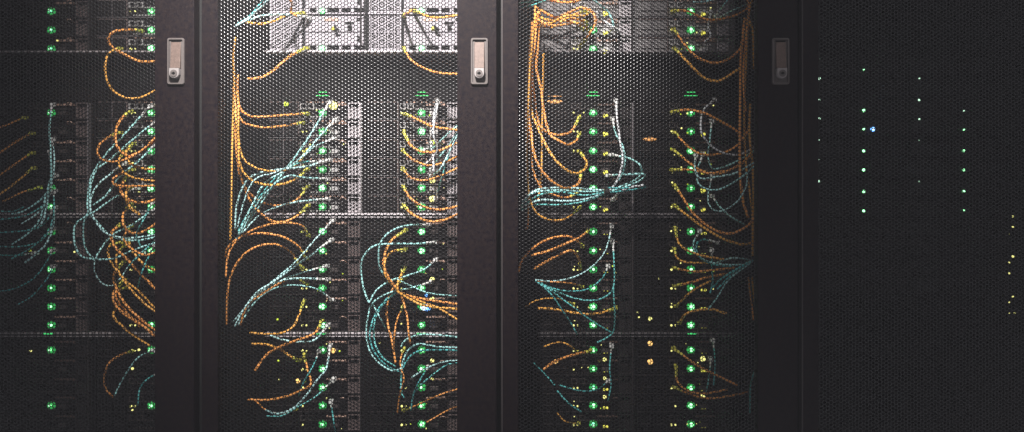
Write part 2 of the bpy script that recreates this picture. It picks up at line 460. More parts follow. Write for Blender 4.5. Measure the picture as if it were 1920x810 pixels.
    if links == 'latch' and rnd.random() < 0.9:
        obj('link_light', cached('rl', lambda: nb((18.5, 27.5, 1.2, 6.8, -0.009, 0.001), (20, 24, 6.8, 9.0, -0.008, 0.001), c=0.001).mesh('link_light', M['linklight'])), n)
    elif links == 'twin' and rnd.random() < 0.9:
        for q in (20.5, 26.5):
            light(n, 'link_light', 'lk', M['linklight'], q, 3.5, 2.4, -0.004)
    return n

def big_server(px, py, label):
    """two-row pale server; py is its lower status light"""
    w = P(px, py, ND)
    n = empty('white_server', (w.x, ND, w.z-12.7*KN), label, 'server', 'double height white servers on the top shelf')
    NODES.append((px, py, n))
    obj('chassis', cached('bch', lambda: nb((-102.3, 82.3, -64, 5.4, 0.004, 0.36)).mesh('chassis', M['inner'])), n)
    obj('upper_faceplate', cached('bfu', lambda: nb((-33, 77.5, -61.5, -31.6, -0.003, 0.004), c=0.0008).mesh('upper_faceplate', M['silver'])), n)
    obj('lower_faceplate', cached('bfl', lambda: nb((-33, 77.5, -30.2, -6.5, -0.003, 0.004), c=0.0008).mesh('lower_faceplate', M['silver'])), n)
    obj('sill_strip', cached('bfs', lambda: nb((-100, 80, 2.4, 5.2, -0.005, 0.004)).mesh('sill_strip', M['silver'])), n)
    for q, bx_ in enumerate(((-22, -12, -4, 1, -0.004, 0.004), (10, 31, -4, 1, -0.004, 0.004), (37, 52, -4.5, 1.5, -0.004, 0.004), (60, 78, -4, 1, -0.004, 0.004))):
        obj('latch_bar', cached('bfb%d' % q, lambda: nb(bx_).mesh('latch_bar', M['darkrec'])), n)
    for q, bx_ in enumerate(((-34, -23.5, -5.6, 1.9, -0.003, 0.004), (-11, 9, -5.6, 1.9, -0.003, 0.004), (31.6, 36.4, -5.6, 1.9, -0.003, 0.004), (52.6, 59.4, -5.6, 1.9, -0.003, 0.004))):
        obj('latch_strip', cached('bfp%d' % q, lambda: nb(bx_).mesh('latch_strip', M['silver'])), n)
    for q, z in enumerate((-31.5, -62.5)):
        obj('vent_grille', vent_big, n, (-95*KN, -0.002, (12.7-z-31)*KN - 0.0*KN))
    obj('vent_frame', cached('bvf', lambda: nb((-98, -95, -63, 1.9, -0.004, 0.004), (-42.5, -38.5, -63, 1.9, -0.004, 0.004), (-95, -42.5, -32.2, -30.2, -0.004, 0.004), (-95, -42.5, -0.6, 1.9, -0.004, 0.004)).mesh('vent_frame', M['silver'])), n)
    obj('light_halo', cached('bighalo', lambda: MB().disc(0, 0, 12.7*KN, 6.0*KN, 0.0055, 14, 0.001).mesh('light_halo', M['ledhalo'])), n)  # green disc painting the light's glow
    light(n, 'status_light', 'ledbigw', M['led'], 0, 0, 4.8, -0.0066)
    obj('cable_stub', cached('bst', lambda: MB().tube([(24*KN, 0, 56*KN), (25*KN, -0.012, 54*KN), (28*KN, -0.02, 48*KN), (33*KN, -0.015, 45*KN)], 0.0028, 8).mesh('cable_stub', M['tie'], True)), n)
    obj('key_tag', cached('bkt', lambda: nb((18, 26, -41, -35, -0.007, -0.002), c=0.0006).mesh('key_tag', M['yellow'])), n)
    obj('asset_tag', cached('bat', lambda: nb((4, 30, -58, -52, -0.0045, -0.002)).mesh('asset_tag', M['copper'])), n)
    for q, bx_ in enumerate(((42, 60, -50, -46, -0.0045, -0.002), (48, 56, -44, -33.5, -0.0045, -0.002), (64, 72, -58, -52, -0.0045, -0.002), (66, 70, -24, -13, -0.0045, -0.002))):
        obj('recessed_port', cached('brp%d' % q, lambda: nb(bx_).mesh('recessed_port', M['server'])), n)
    for q, (rx, rz) in enumerate(((-30, 70), (75, 70), (75, 24), (-30, 24))):
        obj('rivet', cached('briv', lambda: MB().disc(0, 0, 0, 1.2*KN, 0.002, 8).mesh('rivet', M['raildim'])), n, (rx*KN, -0.002, rz*KN))
    return n

LEDX = [(97, 284.5), (605, 791), (1112, 1295)]
SHELF = ['top', 'second', 'third', 'lowest']
ROWS = [[-13, 22, 57, 92], [212, 247, 283, 318, 353, 388], [434, 470, 505, 540, 574.5, 609], [656, 691, 726, 760, 795]]
def enclosure(cx0, cx1, top, bot, ci, bi, la, lb, dim):
    """metal shelf frame around a block of servers"""
    w = P((cx0+cx1)/2, bot, ND)
    e = empty('server_shelf', (w.x, ND, w.z), '%s metal server shelf with its bright lower rail, %s' % (['topmost', 'second', 'third', 'lowest'][bi], CABS[ci]['phrase']), 'shelf', 'metal shelves holding the servers')
    W = (cx1-cx0)/2
    rm = M['raildim'] if dim else M['railmid'] if ci == 0 else M['rail']  # darker rail colours paint in the light falling off sideways
    def bx(*a): 
        b = MB()
        for x0, x1, y0, y1, f, k in a: b.box(x0*KN, x1*KN, f, k, (bot-y1)*KN, (bot-y0)*KN)
        return b
    if bi == 0:
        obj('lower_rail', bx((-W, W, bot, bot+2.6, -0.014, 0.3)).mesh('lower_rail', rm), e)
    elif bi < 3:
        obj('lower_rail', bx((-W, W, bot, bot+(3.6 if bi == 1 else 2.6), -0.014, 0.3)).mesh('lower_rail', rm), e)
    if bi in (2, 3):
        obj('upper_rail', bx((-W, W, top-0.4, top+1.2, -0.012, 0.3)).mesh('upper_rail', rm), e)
    if bi == 1:
        hd = bx((-W+2, W-2, top, top+22, 0.001, 0.3)).mesh('header_panel', M['server'])
        obj('header_panel', hd, e)
        for lx in ((la, lb) if ci else ()):
            for yy, ww in ((173, 8), (179.5, 12)):
                obj('bar_light', cached('bar%d' % ww, lambda: MB().box(-ww*KN, ww*KN, -0.003, 0, -0.6*KN, 0.6*KN).mesh('bar_light', M['bar'])), e, ((lx-(cx0+cx1)/2)*KN, 0, (bot-yy)*KN))
    if bi == 2:
        for lx in ((la,) if ci == 0 else (lb,) if ci == 2 else (la, lb)):
            obj('bar_light', cached('barlow', lambda: MB().box(-8*KN, 8*KN, -0.017, -0.0145, -1.0*KN, 1.0*KN).mesh('bar_light', M['bar'])), e, ((lx-(cx0+cx1)/2)*KN, 0, -2.0*KN))
    obj('side_bracket', bx((-W-5, -W-1, top, bot+2, -0.004, 0.3)).mesh('side_bracket', M['blank']), e)
    obj('side_bracket', bx((W+1, W+5, top, bot+2, -0.004, 0.3)).mesh('side_bracket', M['blank']), e)
    obj('divider_post', bx((la+71.6-(cx0+cx1)/2, la+74-(cx0+cx1)/2, top+(28 if bi == 1 else 3), bot-1, -0.013, 0)).mesh('divider_post', M['rail' if ci == 1 and bi == 1 else 'raildim' if bi == 1 else 'ventdim']), e)  # post colour lowered outside the brightly lit shelf
    return e

for ci in range(3):
    la, lb = LEDX[ci]
    cx0, cx1 = la-105, lb+85
    for bi, (top, bot) in enumerate(((-70, 97.3), (166, 399.5), (406.5, 622), (629, 870))):
        enclosure(cx0, cx1, top, bot, ci, bi, la, lb, ci == 2)
    rr = random.Random(100+ci)
    for bi in range(4):
        rows = ROWS[bi]
        if bi == 0 and ci == 1:
            for k, y in enumerate((22, 92)):
                for s, lx in enumerate((la, lb)):
                    big_server(lx, y, 'bright white double-height server, %s row of top shelf, %s column' % (('upper', 'lower')[k], ('left', 'right')[s]))
            continue
        for k, y in enumerate(rows):
            for s, lx in enumerate((la, lb)):
                lit = True
                if ci == 0 and s == 0 and bi == 3: lit = (k in (0, 3))
                if ci == 0 and s == 1 and bi == 3: lit = (k in (0, 3))
                if ci == 0 and s == 0 and bi == 1: lit = k in (0, 4, 5)
                if ci == 0 and s == 1 and bi == 2: lit = k in (0, 1, 2, 5)
                if ci == 2 and s == 0 and bi == 0: lit = k in (2, 3)
                if ci == 2 and s == 0 and bi == 3 and k in (2, 4): lit = 'teal'
                if ci == 0 and bi == 0 and s == 0: lit = 'teal'
                r = 4.4
                if ci == 0 and s == 0: r = 3.0
                if bi == 3: r = 3.7 if not (ci == 0 and s == 0) else 2.4
                tone = 'server'
                if bi == 0 and ci == 2: tone = 'servergrey'
                word = {'server': 'dark', 'servergrey': 'grey'}[tone]
                slim_server(lx, y, 'slim %s server, %s row of %s shelf, %s column, %s' % (word, ORD[k], SHELF[bi], ('left', 'right')[s], CABS[ci]['phrase']),
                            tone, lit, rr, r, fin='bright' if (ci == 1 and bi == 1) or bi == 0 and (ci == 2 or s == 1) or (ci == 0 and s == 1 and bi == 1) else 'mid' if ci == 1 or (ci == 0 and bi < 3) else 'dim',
                            links={2: 'latch' if bi < 2 else 'twin'}.get(ci, 'none'))
    # black blanking plates over the empty gap
    for k, (a, b) in enumerate(((100.5, 132.5), (133.5, 165.4))):
        cab = [o for o in COL.objects if o.name.startswith('server_cabinet')][ci]
        p0, p1 = P(cx0, b, ND), P(cx1, a, ND)
        o = obj('blanking_plate', MB().box(p0.x-cab.location.x, p1.x-cab.location.x, 0.002, 0.006, p0.z-Z0, p1.z-Z0).mesh('blanking_plate', M['blank']), cab)
        o.location = (0, ND+0.03-cab.location.y, 0)

# dark cabinet: small lights only
rr = random.Random(5)
for k, y in enumerate((132, 170, 208, 243, 283, 319, 359, 395, 431, 467, 503, 539)):
    for s, lx in enumerate((1618, 1804.5)):
        lit = (s == 0 and k in (0, 2, 3, 4, 5, 6, 7)) or (s == 1 and 2 <= k <= 7)
        r = {0: 1.7, 2: 3.0, 3: 2.3, 4: 2.8, 5: 3.0, 6: 2.8, 7: 2.8}.get(k, 2) if s == 0 else {2: 1.4, 3: 2.0, 4: 2.2, 5: 2.2, 6: 2.3, 7: 1.8}.get(k, 2)
        slim_server(lx, y, 'slim black server, %s row from the top, %s column, unlit dark cabinet' % (ORD[k], ('left', 'right')[s]), 'server', lit, rr, r, detail=False, group='slim servers in the dark cabinet')

def nearest(px, py):
    return min(NODES, key=lambda t: (t[0]-px)**2*0.15 + (t[1]-py)**2)
def extra(px, py, key, m, r, name='indicator_light', y=-0.006):
    nx, ny, n = nearest(px, py)
    o = light(n, name, key, m, px-nx, py-ny, r, y)
    return o
for y, r in ((112, 0.8), (148, 2.3), (188, 1.5), (223, 1.9), (263, 0.9), (300, 0.9), (340, 2.2)):
    extra(1534, y, 'xt%.1f' % r, M['ledwhite'], r)
for y, r in ((148, 1.1), (188, 2.2), (224, 1.5), (263, 1.2), (340, 1.3)):
    extra(1721, y, 'xt%.1f' % r, M['ledwhite'], r)
for x, y, r in ((1895, 406, 1.8), (1895, 426, 2), (1888, 438, 1.0), (1895, 481, 2.5), (1888, 492, 1.6), (1888, 512, 1.7), (1895, 555, 1.8), (1888, 566, 1.4), (1888, 586, 1.1), (1899, 586, 1.1)):
    extra(x, y, 'xy%.1f' % r, M['ledyel'], r)
extra(1634, 243, 'xblue', M['ledblue'], 4.2); extra(1634, 243, 'xbluew', M['ledblueW'], 2.2, y=-0.0085)
extra(802, 575, 'xblue2', M['ledblue'], 7.0, y=-0.012); extra(796, 575, 'xblue2w', M['ledblueW'], 5.2, y=-0.0165)
extra(800, 553, 'xb3', M['ledblue'], 2.6)
for x, y, r, k in ((538, 196, 4.5, 'ledlime'), (626, 199, 8.0, 'ledyel'), (626, 657, 5.0, 'ledamb'), (560, 713, 4.2, 'ledamb'), (1218, 643, 4.6, 'ledamb'), (1218, 677, 5.2, 'ledamb'),
                   (1042, 677, 4.0, 'ledamb'), (811, 268, 4.5, 'ledlime'), (811, 338, 6.0, 'ledyel'), (811, 373, 6.0, 'ledyel'), (811, 524, 5.0, 'ledyel'), (811, 560, 4.0, 'ledyel'), (811, 675, 3.6, 'ledyel'), (811, 709, 2.6, 'ledyel'),
                   (1317, 672, 5.2, 'ledyel'), (1317, 740, 4.2, 'ledyel'), (1133, 673, 3.6, 'ledyel'), (1133, 708, 3.0, 'ledyel'), (1133, 743, 3.4, 'ledyel'), (1218, 597, 3.6, 'ledyel'), (1195, 585, 1.6, 'ledyel'), (1197, 594, 1.6, 'ledyel'),
                   (61, 657, 2.0, 'ledyel'), (250, 656, 2.0, 'ledyel'), (263, 655, 2.2, 'ledyel'), (251, 690, 2.4, 'ledyel'), (522, 598, 2.0, 'ledlime'), (524, 675, 2.0, 'ledlime'), (558, 674, 3.0, 'ledlime'), (525, 710, 1.2, 'ledyel'),
                   (141, 435, 1.6, 'ledyel'), (143, 472, 1.6, 'ledyel'), (60, 470, 1.8, 'ledlime'), (713, 642, 1.4, 'ledyel'), (1234, 522, 1.2, 'ledyel'), (1257, 433, 1.8, 'ledyel')):
    extra(x, y, 'e%s%.1f' % (k, r), M[k], r)
# flat amber displays
for x, y, w_ in ((1040, 191, 15), (1218, 261, 13), (1040, 181, 14)):
    nx, ny, n = nearest(x, y)
    hgt = 3.8 if y != 181 else 1.0
    b = MB(); nseg = 12
    for q in range(nseg):
        a = 2*math.pi*q/nseg
        b.v.append((w_*KN*math.cos(a), 0, hgt*KN*math.sin(a)))
    for q in range(nseg):
        a = 2*math.pi*q/nseg
        b.v.append((w_*0.8*KN*math.cos(a), -0.003, hgt*0.7*KN*math.sin(a)))
    for q in range(nseg):
        b.f.append((q, nseg+q, nseg+(q+1) % nseg, (q+1) % nseg))
    b.f.append(tuple(range(nseg, 2*nseg))[::-1])
    obj('amber_display', b.mesh('amber_display', M['amberdim'] if 'amberdim' in M else M.setdefault('amberdim', mat('amber_display_lens', (0.6, 0.3, 0.1), 0.4, emit=(1.0, 0.46, 0.14), estr=0.42))), n, ((x-nx)*KN, -0.003, (12.7-(y-ny))*KN))

# ------------------------------------------------------------------ cables
def spline(pts, step=0.006):
    pts = [Vector(p) for p in pts]
    ext = [pts[0]*2-pts[1]] + pts + [pts[-1]*2-pts[-2]]
    out = []
    for i in range(1, len(ext)-2):
        p0, p1, p2, p3 = ext[i-1:i+3]
        n = max(2, int((p2-p1).length/step))
        for k in range(n):
            t = k/n
            out.append(0.5*((2*p1) + (-p0+p2)*t + (2*p0-5*p1+4*p2-p3)*t*t + (-p0+3*p1-3*p2+p3)*t**3))
    out.append(ext[-2])
    return out

CABLES = []
def C(col, cab, pts, plug=None, depth=None, r=None, plug2=None):
    CABLES.append((col, cab, pts, plug, depth, r, plug2))
# plug: None, 0 (first point sits in a server), 1 (last), 2 both
O, B, T, W = 'orange', 'teal', 'tealdark', 'white'
# --- cabinet cut by the photo edge
C(O,0,[(296,115),(262,115),(235,103),(210,88),(203,72),(215,59),(240,56),(262,57)],1)
C(O,0,[(298,166),(268,181),(240,184),(212,170),(199,145),(198,115),(207,98),(222,91)],1)
C(O,0,[(298,258),(268,282),(240,292),(222,278),(216,255),(224,228),(242,209)],1)
C(O,0,[(298,252),(262,285),(235,299),(205,303),(185,292),(186,272),(205,256),(222,249)],1)
C(O,0,[(298,340),(262,336),(236,326),(222,305),(232,285)],1)
C(O,0,[(298,348),(255,349),(220,348),(210,338),(225,327),(245,318)],1)
C(O,0,[(262,402),(243,388),(236,365),(243,350)],1)
C(O,0,[(298,415),(270,434),(245,436),(232,422),(231,402),(243,385)],1)
C(O,0,[(300,550),(275,525),(240,488),(215,462),(209,438),(226,420)],1)
C(O,0,[(292,580),(262,548),(235,525),(214,500),(203,478),(206,460),(226,455)],1)
C(O,0,[(300,626),(262,597),(235,570),(218,540),(214,515),(230,492)],1)
C(O,0,[(290,630),(262,606),(235,590),(217,572),(213,550),(230,528)],1)
C(O,0,[(280,648),(250,628),(230,612),(213,592),(224,566)],1)
C(O,0,[(262,612),(240,588),(222,566),(216,548),(235,540)],1)
C(O,0,[(212,745),(198,728),(196,705),(205,680),(228,665),(243,660)],1,r=.0021)
C(O,0,[(-10,293),(20,272),(40,260),(58,250)],1,r=.0021)
C(O,0,[(-10,334),(28,308),(58,287)],1,r=.0021)
C(O,0,[(-10,371),(30,342),(60,316)],1,r=.0021)
C(O,0,[(5,378),(38,362),(70,352)],1,r=.0018)
C(O,0,[(-10,243),(20,231),(44,221)],1,r=.0018)
C(O,0,[(300,372),(268,380),(240,374),(226,356),(236,332)],1)
C(O,0,[(300,318),(270,316),(244,306),(236,288),(248,270)],1)
C(O,0,[(300,470),(272,478),(246,466),(232,446),(244,424)],1)
C(O,0,[(300,592),(268,566),(238,534),(222,508),(218,480),(232,462)],1)
C(O,0,[(300,512),(270,496),(248,470),(240,448)],1)
C(T,0,[(96,360),(80,385),(45,405),(-5,412)],0,r=.0015)
C(T,0,[(98,395),(82,420),(50,432),(-5,436)],0,r=.0015)
C(T,0,[(96,430),(75,452),(40,462),(-5,462)],0,r=.0015)
C(T,0,[(100,360),(101,395),(92,430),(62,462),(20,486)],0,r=.0015)
C(B,0,[(97,197),(93,240),(95,290),(96,330),(85,365),(50,393),(20,402)],0)
C(B,0,[(98,262),(102,300),(98,340),(90,370),(70,400),(40,420)],0)
C(B,0,[(93,285),(95,330),(85,370),(75,410),(52,438),(22,459)],0)
C(B,0,[(101,330),(90,355),(88,385),(80,415),(70,428)],0)
C(B,0,[(101,390),(100,420),(88,455),(65,478),(46,493)],0)
C(T,0,[(98,470),(88,490),(65,520),(30,540),(-5,547)],0,r=.0014)
C(T,0,[(98,500),(90,520),(60,555),(32,572)],0,r=.0014)
C(T,0,[(45,388),(25,396),(0,396)],None,r=.0014)
C(T,0,[(62,475),(30,479),(-5,478)],0,r=.0014)
C(B,0,[(280,200),(235,250),(198,290),(172,330),(165,370),(166,395),(185,420),(205,440),(235,450),(265,450),(298,443)],0)
C(B,0,[(298,222),(245,265),(205,300),(180,320),(168,360),(165,400),(142,420),(139,450),(150,478),(178,486),(215,484),(252,468),(292,455)],0)
C(B,0,[(230,308),(185,345),(170,375),(172,400),(190,430),(215,443),(250,446),(290,440)],0)
C(B,0,[(255,353),(215,370),(180,395),(160,410),(156,440),(162,470),(175,484)],0,r=.0018)
C(B,0,[(178,484),(178,510),(190,530),(208,536),(225,523),(242,498),(262,478)],1)
C(B,0,[(298,385),(250,420),(212,440),(190,465),(178,486)],0)
C(B,0,[(298,262),(262,300),(225,330),(200,365),(175,385)],0)
C(T,0,[(298,445),(265,475),(240,500)],0)
C(T,0,[(290,460),(270,500),(258,540)],0,r=.0017)
C(T,0,[(285,380),(270,410),(256,440),(268,470)],0,r=.0017)
C(B,0,[(286,658),(262,668),(243,690),(225,720),(215,742)],0,r=.0016)
C(T,0,[(295,700),(275,712),(262,730),(258,760)],0,r=.0016)
# --- cabinet with white servers: orange
C(O,1,[(441,70),(438,105),(439,160),(436,250),(434,330),(433,410),(432,450)],None,r=.0022,depth=.13)
C(O,1,[(446,140),(445,160),(446,180),(449,200),(460,213),(480,219),(520,217),(560,214),(575,213)],1)
C(O,1,[(438,165),(443,205),(455,228),(475,236),(500,239),(540,235),(565,230)],1)
C(O,1,[(444,170),(447,210),(447,255),(455,295),(475,312),(500,320),(535,319),(558,307),(574,283)],1)
C(O,1,[(440,205),(445,240),(448,300),(462,330),(490,345),(525,346),(555,335),(574,318)],1)
C(O,1,[(440,230),(444,290),(450,330),(467,361),(495,380),(530,385),(560,371),(574,352)],1)
C(O,1,[(444,250),(448,310),(458,350),(475,385),(505,412),(530,416),(555,406),(575,387)],1)
C(O,1,[(423,520),(428,478),(445,450),(475,431),(510,420),(545,418),(568,425),(577,441)],1)
C(O,1,[(418,530),(421,480),(436,455),(465,440),(500,438),(535,446),(560,463),(573,483)],1)
C(O,1,[(425,610),(427,545),(438,505),(460,475),(490,460),(520,459),(545,472),(563,500)],1)
C(O,1,[(450,610),(464,572),(490,552),(530,528),(555,521),(573,532)],1)
C(O,1,[(468,624),(500,626),(530,624),(550,612),(560,592),(568,568)],1)
C(O,1,[(472,645),(500,646),(525,655),(545,668),(560,676)],1)
C(O,1,[(478,695),(500,665),(530,648),(560,637),(590,625),(602,604)],1)
C(O,1,[(464,749),(500,750),(535,744),(565,732),(583,720),(578,697),(570,668)],1)
C(O,1,[(480,753),(500,769),(525,776),(552,768)],1,r=.0018)
C(O,1,[(460,42),(490,45),(515,39),(535,30),(566,24)],1)
C(O,1,[(464,148),(490,145),(515,130),(540,108),(572,90)],1)
C(O,1,[(540,-5),(548,8),(545,22),(556,30)],None)
# right column
for p in ([(760,214),(785,225),(815,238),(862,244)], [(757,248),(770,272),(790,284),(820,283),(862,266)], [(755,282),(775,300),(805,310),(835,304),(862,290)],
          [(755,316),(770,333),(795,338),(825,330),(862,313)], [(756,350),(770,372),(795,388),(825,393),(862,386)], [(757,385),(775,403),(805,415),(835,412),(862,400)],
          [(757,90),(770,112),(795,128),(825,137),(862,139)], [(778,20),(800,30),(825,33),(862,28)], [(757,28),(766,24),(772,18)]):
    C(O,1,p,0)
C(O,1,[(758,433),(735,450),(722,475),(720,500),(735,530),(755,550),(790,560),(862,571)],0)
C(O,1,[(758,468),(735,472),(722,490),(722,515),(742,540),(775,560),(820,577),(862,602)],0)
C(O,1,[(758,505),(748,525),(745,545),(770,562),(800,574),(862,580)],0)
C(O,1,[(757,522),(738,540),(727,565),(726,600),(735,640),(742,682)],0)
C(O,1,[(745,538),(755,562),(763,592),(766,620),(769,645)],None)
C(O,1,[(757,575),(745,598),(740,625),(738,660)],0,r=.0018)
C(O,1,[(757,655),(750,680),(757,710),(750,740),(745,775)],0,r=.0018)
C(O,1,[(862,728),(820,742),(790,756),(757,770)],1,r=.0017)
C(O,1,[(862,760),(835,772),(800,792)],None,r=.0017)
# teal, left column
C(B,1,[(617,193),(590,240),(560,285),(530,325),(500,365),(470,410),(443,448)],0)
C(B,1,[(627,226),(600,255),(565,295),(530,322),(495,345),(470,390),(447,440)],0)
C(B,1,[(624,260),(590,275),(560,300),(520,322),(480,335),(460,370),(444,430)],0)
C(B,1,[(614,300),(575,312),(530,317),(485,325),(462,340),(445,380),(440,430)],0)
C(B,1,[(612,335),(570,333),(540,330),(510,350),(480,385),(450,440)],0)
C(B,1,[(612,373),(560,378),(520,388),(485,405),(455,436)],0)
C(T,1,[(600,302),(560,306),(520,330),(490,365),(462,405),(446,436)],0,r=.0017)
C(B,1,[(622,415),(590,450),(555,490),(520,520),(485,550),(460,575),(440,612)],0)
C(B,1,[(618,452),(580,480),(545,505),(510,530),(480,550),(450,590)],0)
C(B,1,[(608,500),(570,510),(535,522),(500,540),(470,565),(436,605)],0)
C(B,1,[(612,524),(560,522),(525,527),(490,545),(465,575),(447,610)],0)
C(B,1,[(622,562),(600,545),(575,537),(540,535),(505,545),(475,570),(452,605)],0)
C(B,1,[(613,612),(590,637),(560,641),(530,637),(506,629)],0)
C(B,1,[(618,652),(612,690),(595,712),(575,740),(550,765),(520,776),(498,768)],0)
C(T,1,[(622,715),(590,745),(560,762),(530,779),(500,780)],0)
C(T,1,[(620,755),(625,785),(630,820)],0)
C(T,1,[(598,660),(585,690),(570,715),(560,742)],0,r=.0016)
C(T,1,[(415,45),(418,150),(417,250),(418,345)],None,depth=.14,r=.0017)
C(T,1,[(411,20),(412,120),(411,220)],None,depth=.15,r=.0016)
C(B,1,[(507,-4),(480,22),(460,37),(443,48)],None)
C(T,1,[(498,-6),(485,10),(470,28),(445,44)],None)
C(B,1,[(575,32),(530,27),(490,30),(465,38),(442,50)],0)
# right column teal and white
C(W,1,[(819,188),(813,220),(809,250),(803,272)],0)
C(W,1,[(821,192),(816,222),(812,250),(820,280),(806,300),(790,312)],0)
C(B,1,[(863,232),(835,255),(815,275),(798,281)],1)
C(B,1,[(863,238),(842,272),(826,292),(808,318)],1)
C(B,1,[(863,243),(840,290),(825,318),(808,330)],1)
C(T,1,[(862,250),(845,280),(832,322),(817,372)],1)
C(W,1,[(808,268),(812,300),(812,322),(803,335)],0)
C(B,1,[(802,422),(770,422),(735,432),(714,455),(710,485),(716,510),(737,527)],0)
C(B,1,[(815,454),(780,457),(735,457),(700,462),(680,485),(677,510),(683,545),(692,568)],0)
C(B,1,[(816,488),(795,505),(760,518),(730,527),(705,545),(692,568)],0)
C(B,1,[(807,529),(770,540),(735,547),(705,562),(693,580),(687,620),(692,655),(710,680),(735,695),(754,690)],0)
C(T,1,[(742,548),(718,572),(703,600),(702,640),(717,670),(742,688)],None)
C(T,1,[(727,558),(706,585),(694,620),(699,655),(724,685),(750,698)],None)
C(B,1,[(742,522),(790,545),(820,552),(856,555)],None)
C(B,1,[(862,633),(820,628),(785,628),(760,638),(752,650)],None)
C(B,1,[(862,652),(820,650),(785,645),(765,657),(755,680),(753,700)],None)
C(T,1,[(862,657),(810,656),(778,661),(759,682),(753,705),(752,730),(757,746)],None)
C(B,1,[(862,676),(835,678),(800,690),(772,708)],None)
C(T,1,[(862,680),(838,684),(815,700),(795,716),(778,735)],None)
C(B,1,[(700,572),(712,595),(723,616)],None,r=.0016)
C(T,1,[(802,690),(788,712),(776,738),(770,770)],0,r=.0017)
# --- cabinet with tied teal bundle: orange
C(O,2,[(1003,15),(1000,80),(990,150),(986,220),(988,300),(990,400),(988,430)],None,r=.0022,depth=.13)
C(O,2,[(1009,20),(1003,80),(998,130),(1003,190),(1010,230),(1025,247),(1050,253),(1072,245),(1086,220)],1)
C(O,2,[(1012,18),(1008,90),(1006,130),(1014,165),(1020,210),(1030,250),(1045,262),(1065,271),(1080,264),(1087,250)],1)
C(O,2,[(1004,25),(994,120),(995,200),(1010,243),(1020,265),(1032,287),(1052,311),(1077,325),(1096,318),(1099,302),(1086,284)],1)
C(O,2,[(998,40),(990,130),(990,200),(996,250),(1002,290),(1016,320),(1040,344),(1062,353),(1084,345),(1090,322)],1)
C(O,2,[(1001,60),(996,160),(992,250),(1000,320),(1018,355),(1040,366),(1065,370),(1088,357)],1)
C(O,2,[(995,100),(988,250),(990,350),(1003,395),(1030,412),(1060,410),(1086,390)],1,r=.0022)
C(O,2,[(1019,100),(1018,180),(1016,250),(1015,320),(1009,378)],None,r=.0020,depth=.14)
C(O,2,[(1002,12),(1028,27),(1045,32),(1065,24),(1090,14),(1112,24),(1116,45),(1102,68),(1090,84)],1)
C(O,2,[(1000,28),(1030,38),(1055,38),(1090,46),(1104,56)],1)
C(O,2,[(998,42),(1030,44),(1060,30),(1095,30),(1104,24)],1)
C(O,2,[(1014,50),(1040,50),(1062,34),(1090,38),(1100,42)],1)
C(O,2,[(1008,36),(1035,48),(1060,46),(1078,44),(1092,54)],1)
C(O,2,[(1020,46),(1042,40),(1054,36),(1080,26),(1098,20)],1)
C(O,2,[(1020,-5),(1040,2),(1070,4),(1095,-3)],None)
C(O,2,[(972,510),(980,485),(1010,457),(1040,445),(1065,443),(1080,450),(1092,462)],1)
C(O,2,[(996,479),(1030,470),(1060,457),(1085,447),(1103,433)],1)
C(O,2,[(1000,505),(1025,490),(1050,477),(1072,470),(1085,485),(1088,503)],1,r=.0025)
C(O,2,[(1008,527),(1045,529),(1075,532),(1092,538)],1,r=.0016)
C(O,2,[(985,575),(1010,562),(1045,560),(1075,570)],1,r=.0015)
C(O,2,[(1010,578),(1040,580),(1080,587),(1120,588),(1155,578)],1)
C(O,2,[(1018,693),(1040,678),(1070,667),(1107,658)],1)
C(O,2,[(1020,650),(1045,642),(1065,646),(1082,660)],1,r=.0017)
C(O,2,[(1045,775),(1060,790),(1085,795)],1,r=.0014)
for p in ([(1263,209),(1290,206),(1320,212),(1350,227),(1378,243),(1395,262)], [(1266,248),(1285,270),(1310,287),(1340,290),(1375,278),(1400,250),(1407,225)],
          [(1264,282),(1290,303),(1315,320),(1350,325),(1390,307),(1408,288)], [(1263,318),(1300,319),(1330,325),(1360,320)],
          [(1266,348),(1280,370),(1300,400),(1330,425),(1365,438),(1400,425),(1418,402)], [(1266,386),(1290,405),(1325,430),(1355,447),(1390,458),(1418,453)],
          [(1264,20),(1290,21),(1320,35),(1350,36),(1385,26),(1404,14)], [(1264,55),(1285,85),(1310,109),(1345,118),(1378,102),(1398,72),(1405,38)],
          [(1266,91),(1290,117),(1320,145),(1350,151),(1388,127)]):
    C(O,2,p,0)
C(O,2,[(1397,33),(1390,100),(1388,200),(1387,300),(1392,370),(1403,408)],None)
C(O,2,[(1404,33),(1399,120),(1396,200),(1398,300),(1406,360),(1411,410),(1411,480)],None)
C(O,2,[(1411,-5),(1404,30),(1412,60),(1414,128)],None)
C(O,2,[(1407,195),(1405,240),(1409,290),(1412,320),(1414,400),(1416,462)],None)
C(O,2,[(1402,-5),(1404,20),(1400,60),(1394,140),(1398,210)],None)
C(O,2,[(1403,520),(1408,560),(1413,600)],None,r=.0018)
C(O,2,[(1410,518),(1414,560),(1417,595)],None,r=.0018)
for p, rr_ in (([(1267,430),(1272,455),(1290,470),(1320,480),(1357,486)], None), ([(1265,468),(1271,485),(1290,492),(1332,493)], None), ([(1266,503),(1300,509),(1340,506),(1377,502)], None),
          ([(1267,536),(1300,528),(1330,519),(1366,513)], None), ([(1268,574),(1290,552),(1310,538),(1332,527)], .0022), ([(1274,606),(1285,590),(1305,582),(1335,580),(1362,588)], None),
          ([(1266,655),(1300,680),(1340,702),(1383,722)], .0024), ([(1268,690),(1270,715),(1290,732),(1320,738),(1365,730)], .0022), ([(1268,728),(1300,741),(1330,747),(1370,742),(1402,735)], .0020)):
    C(O,2,p,0,r=rr_)
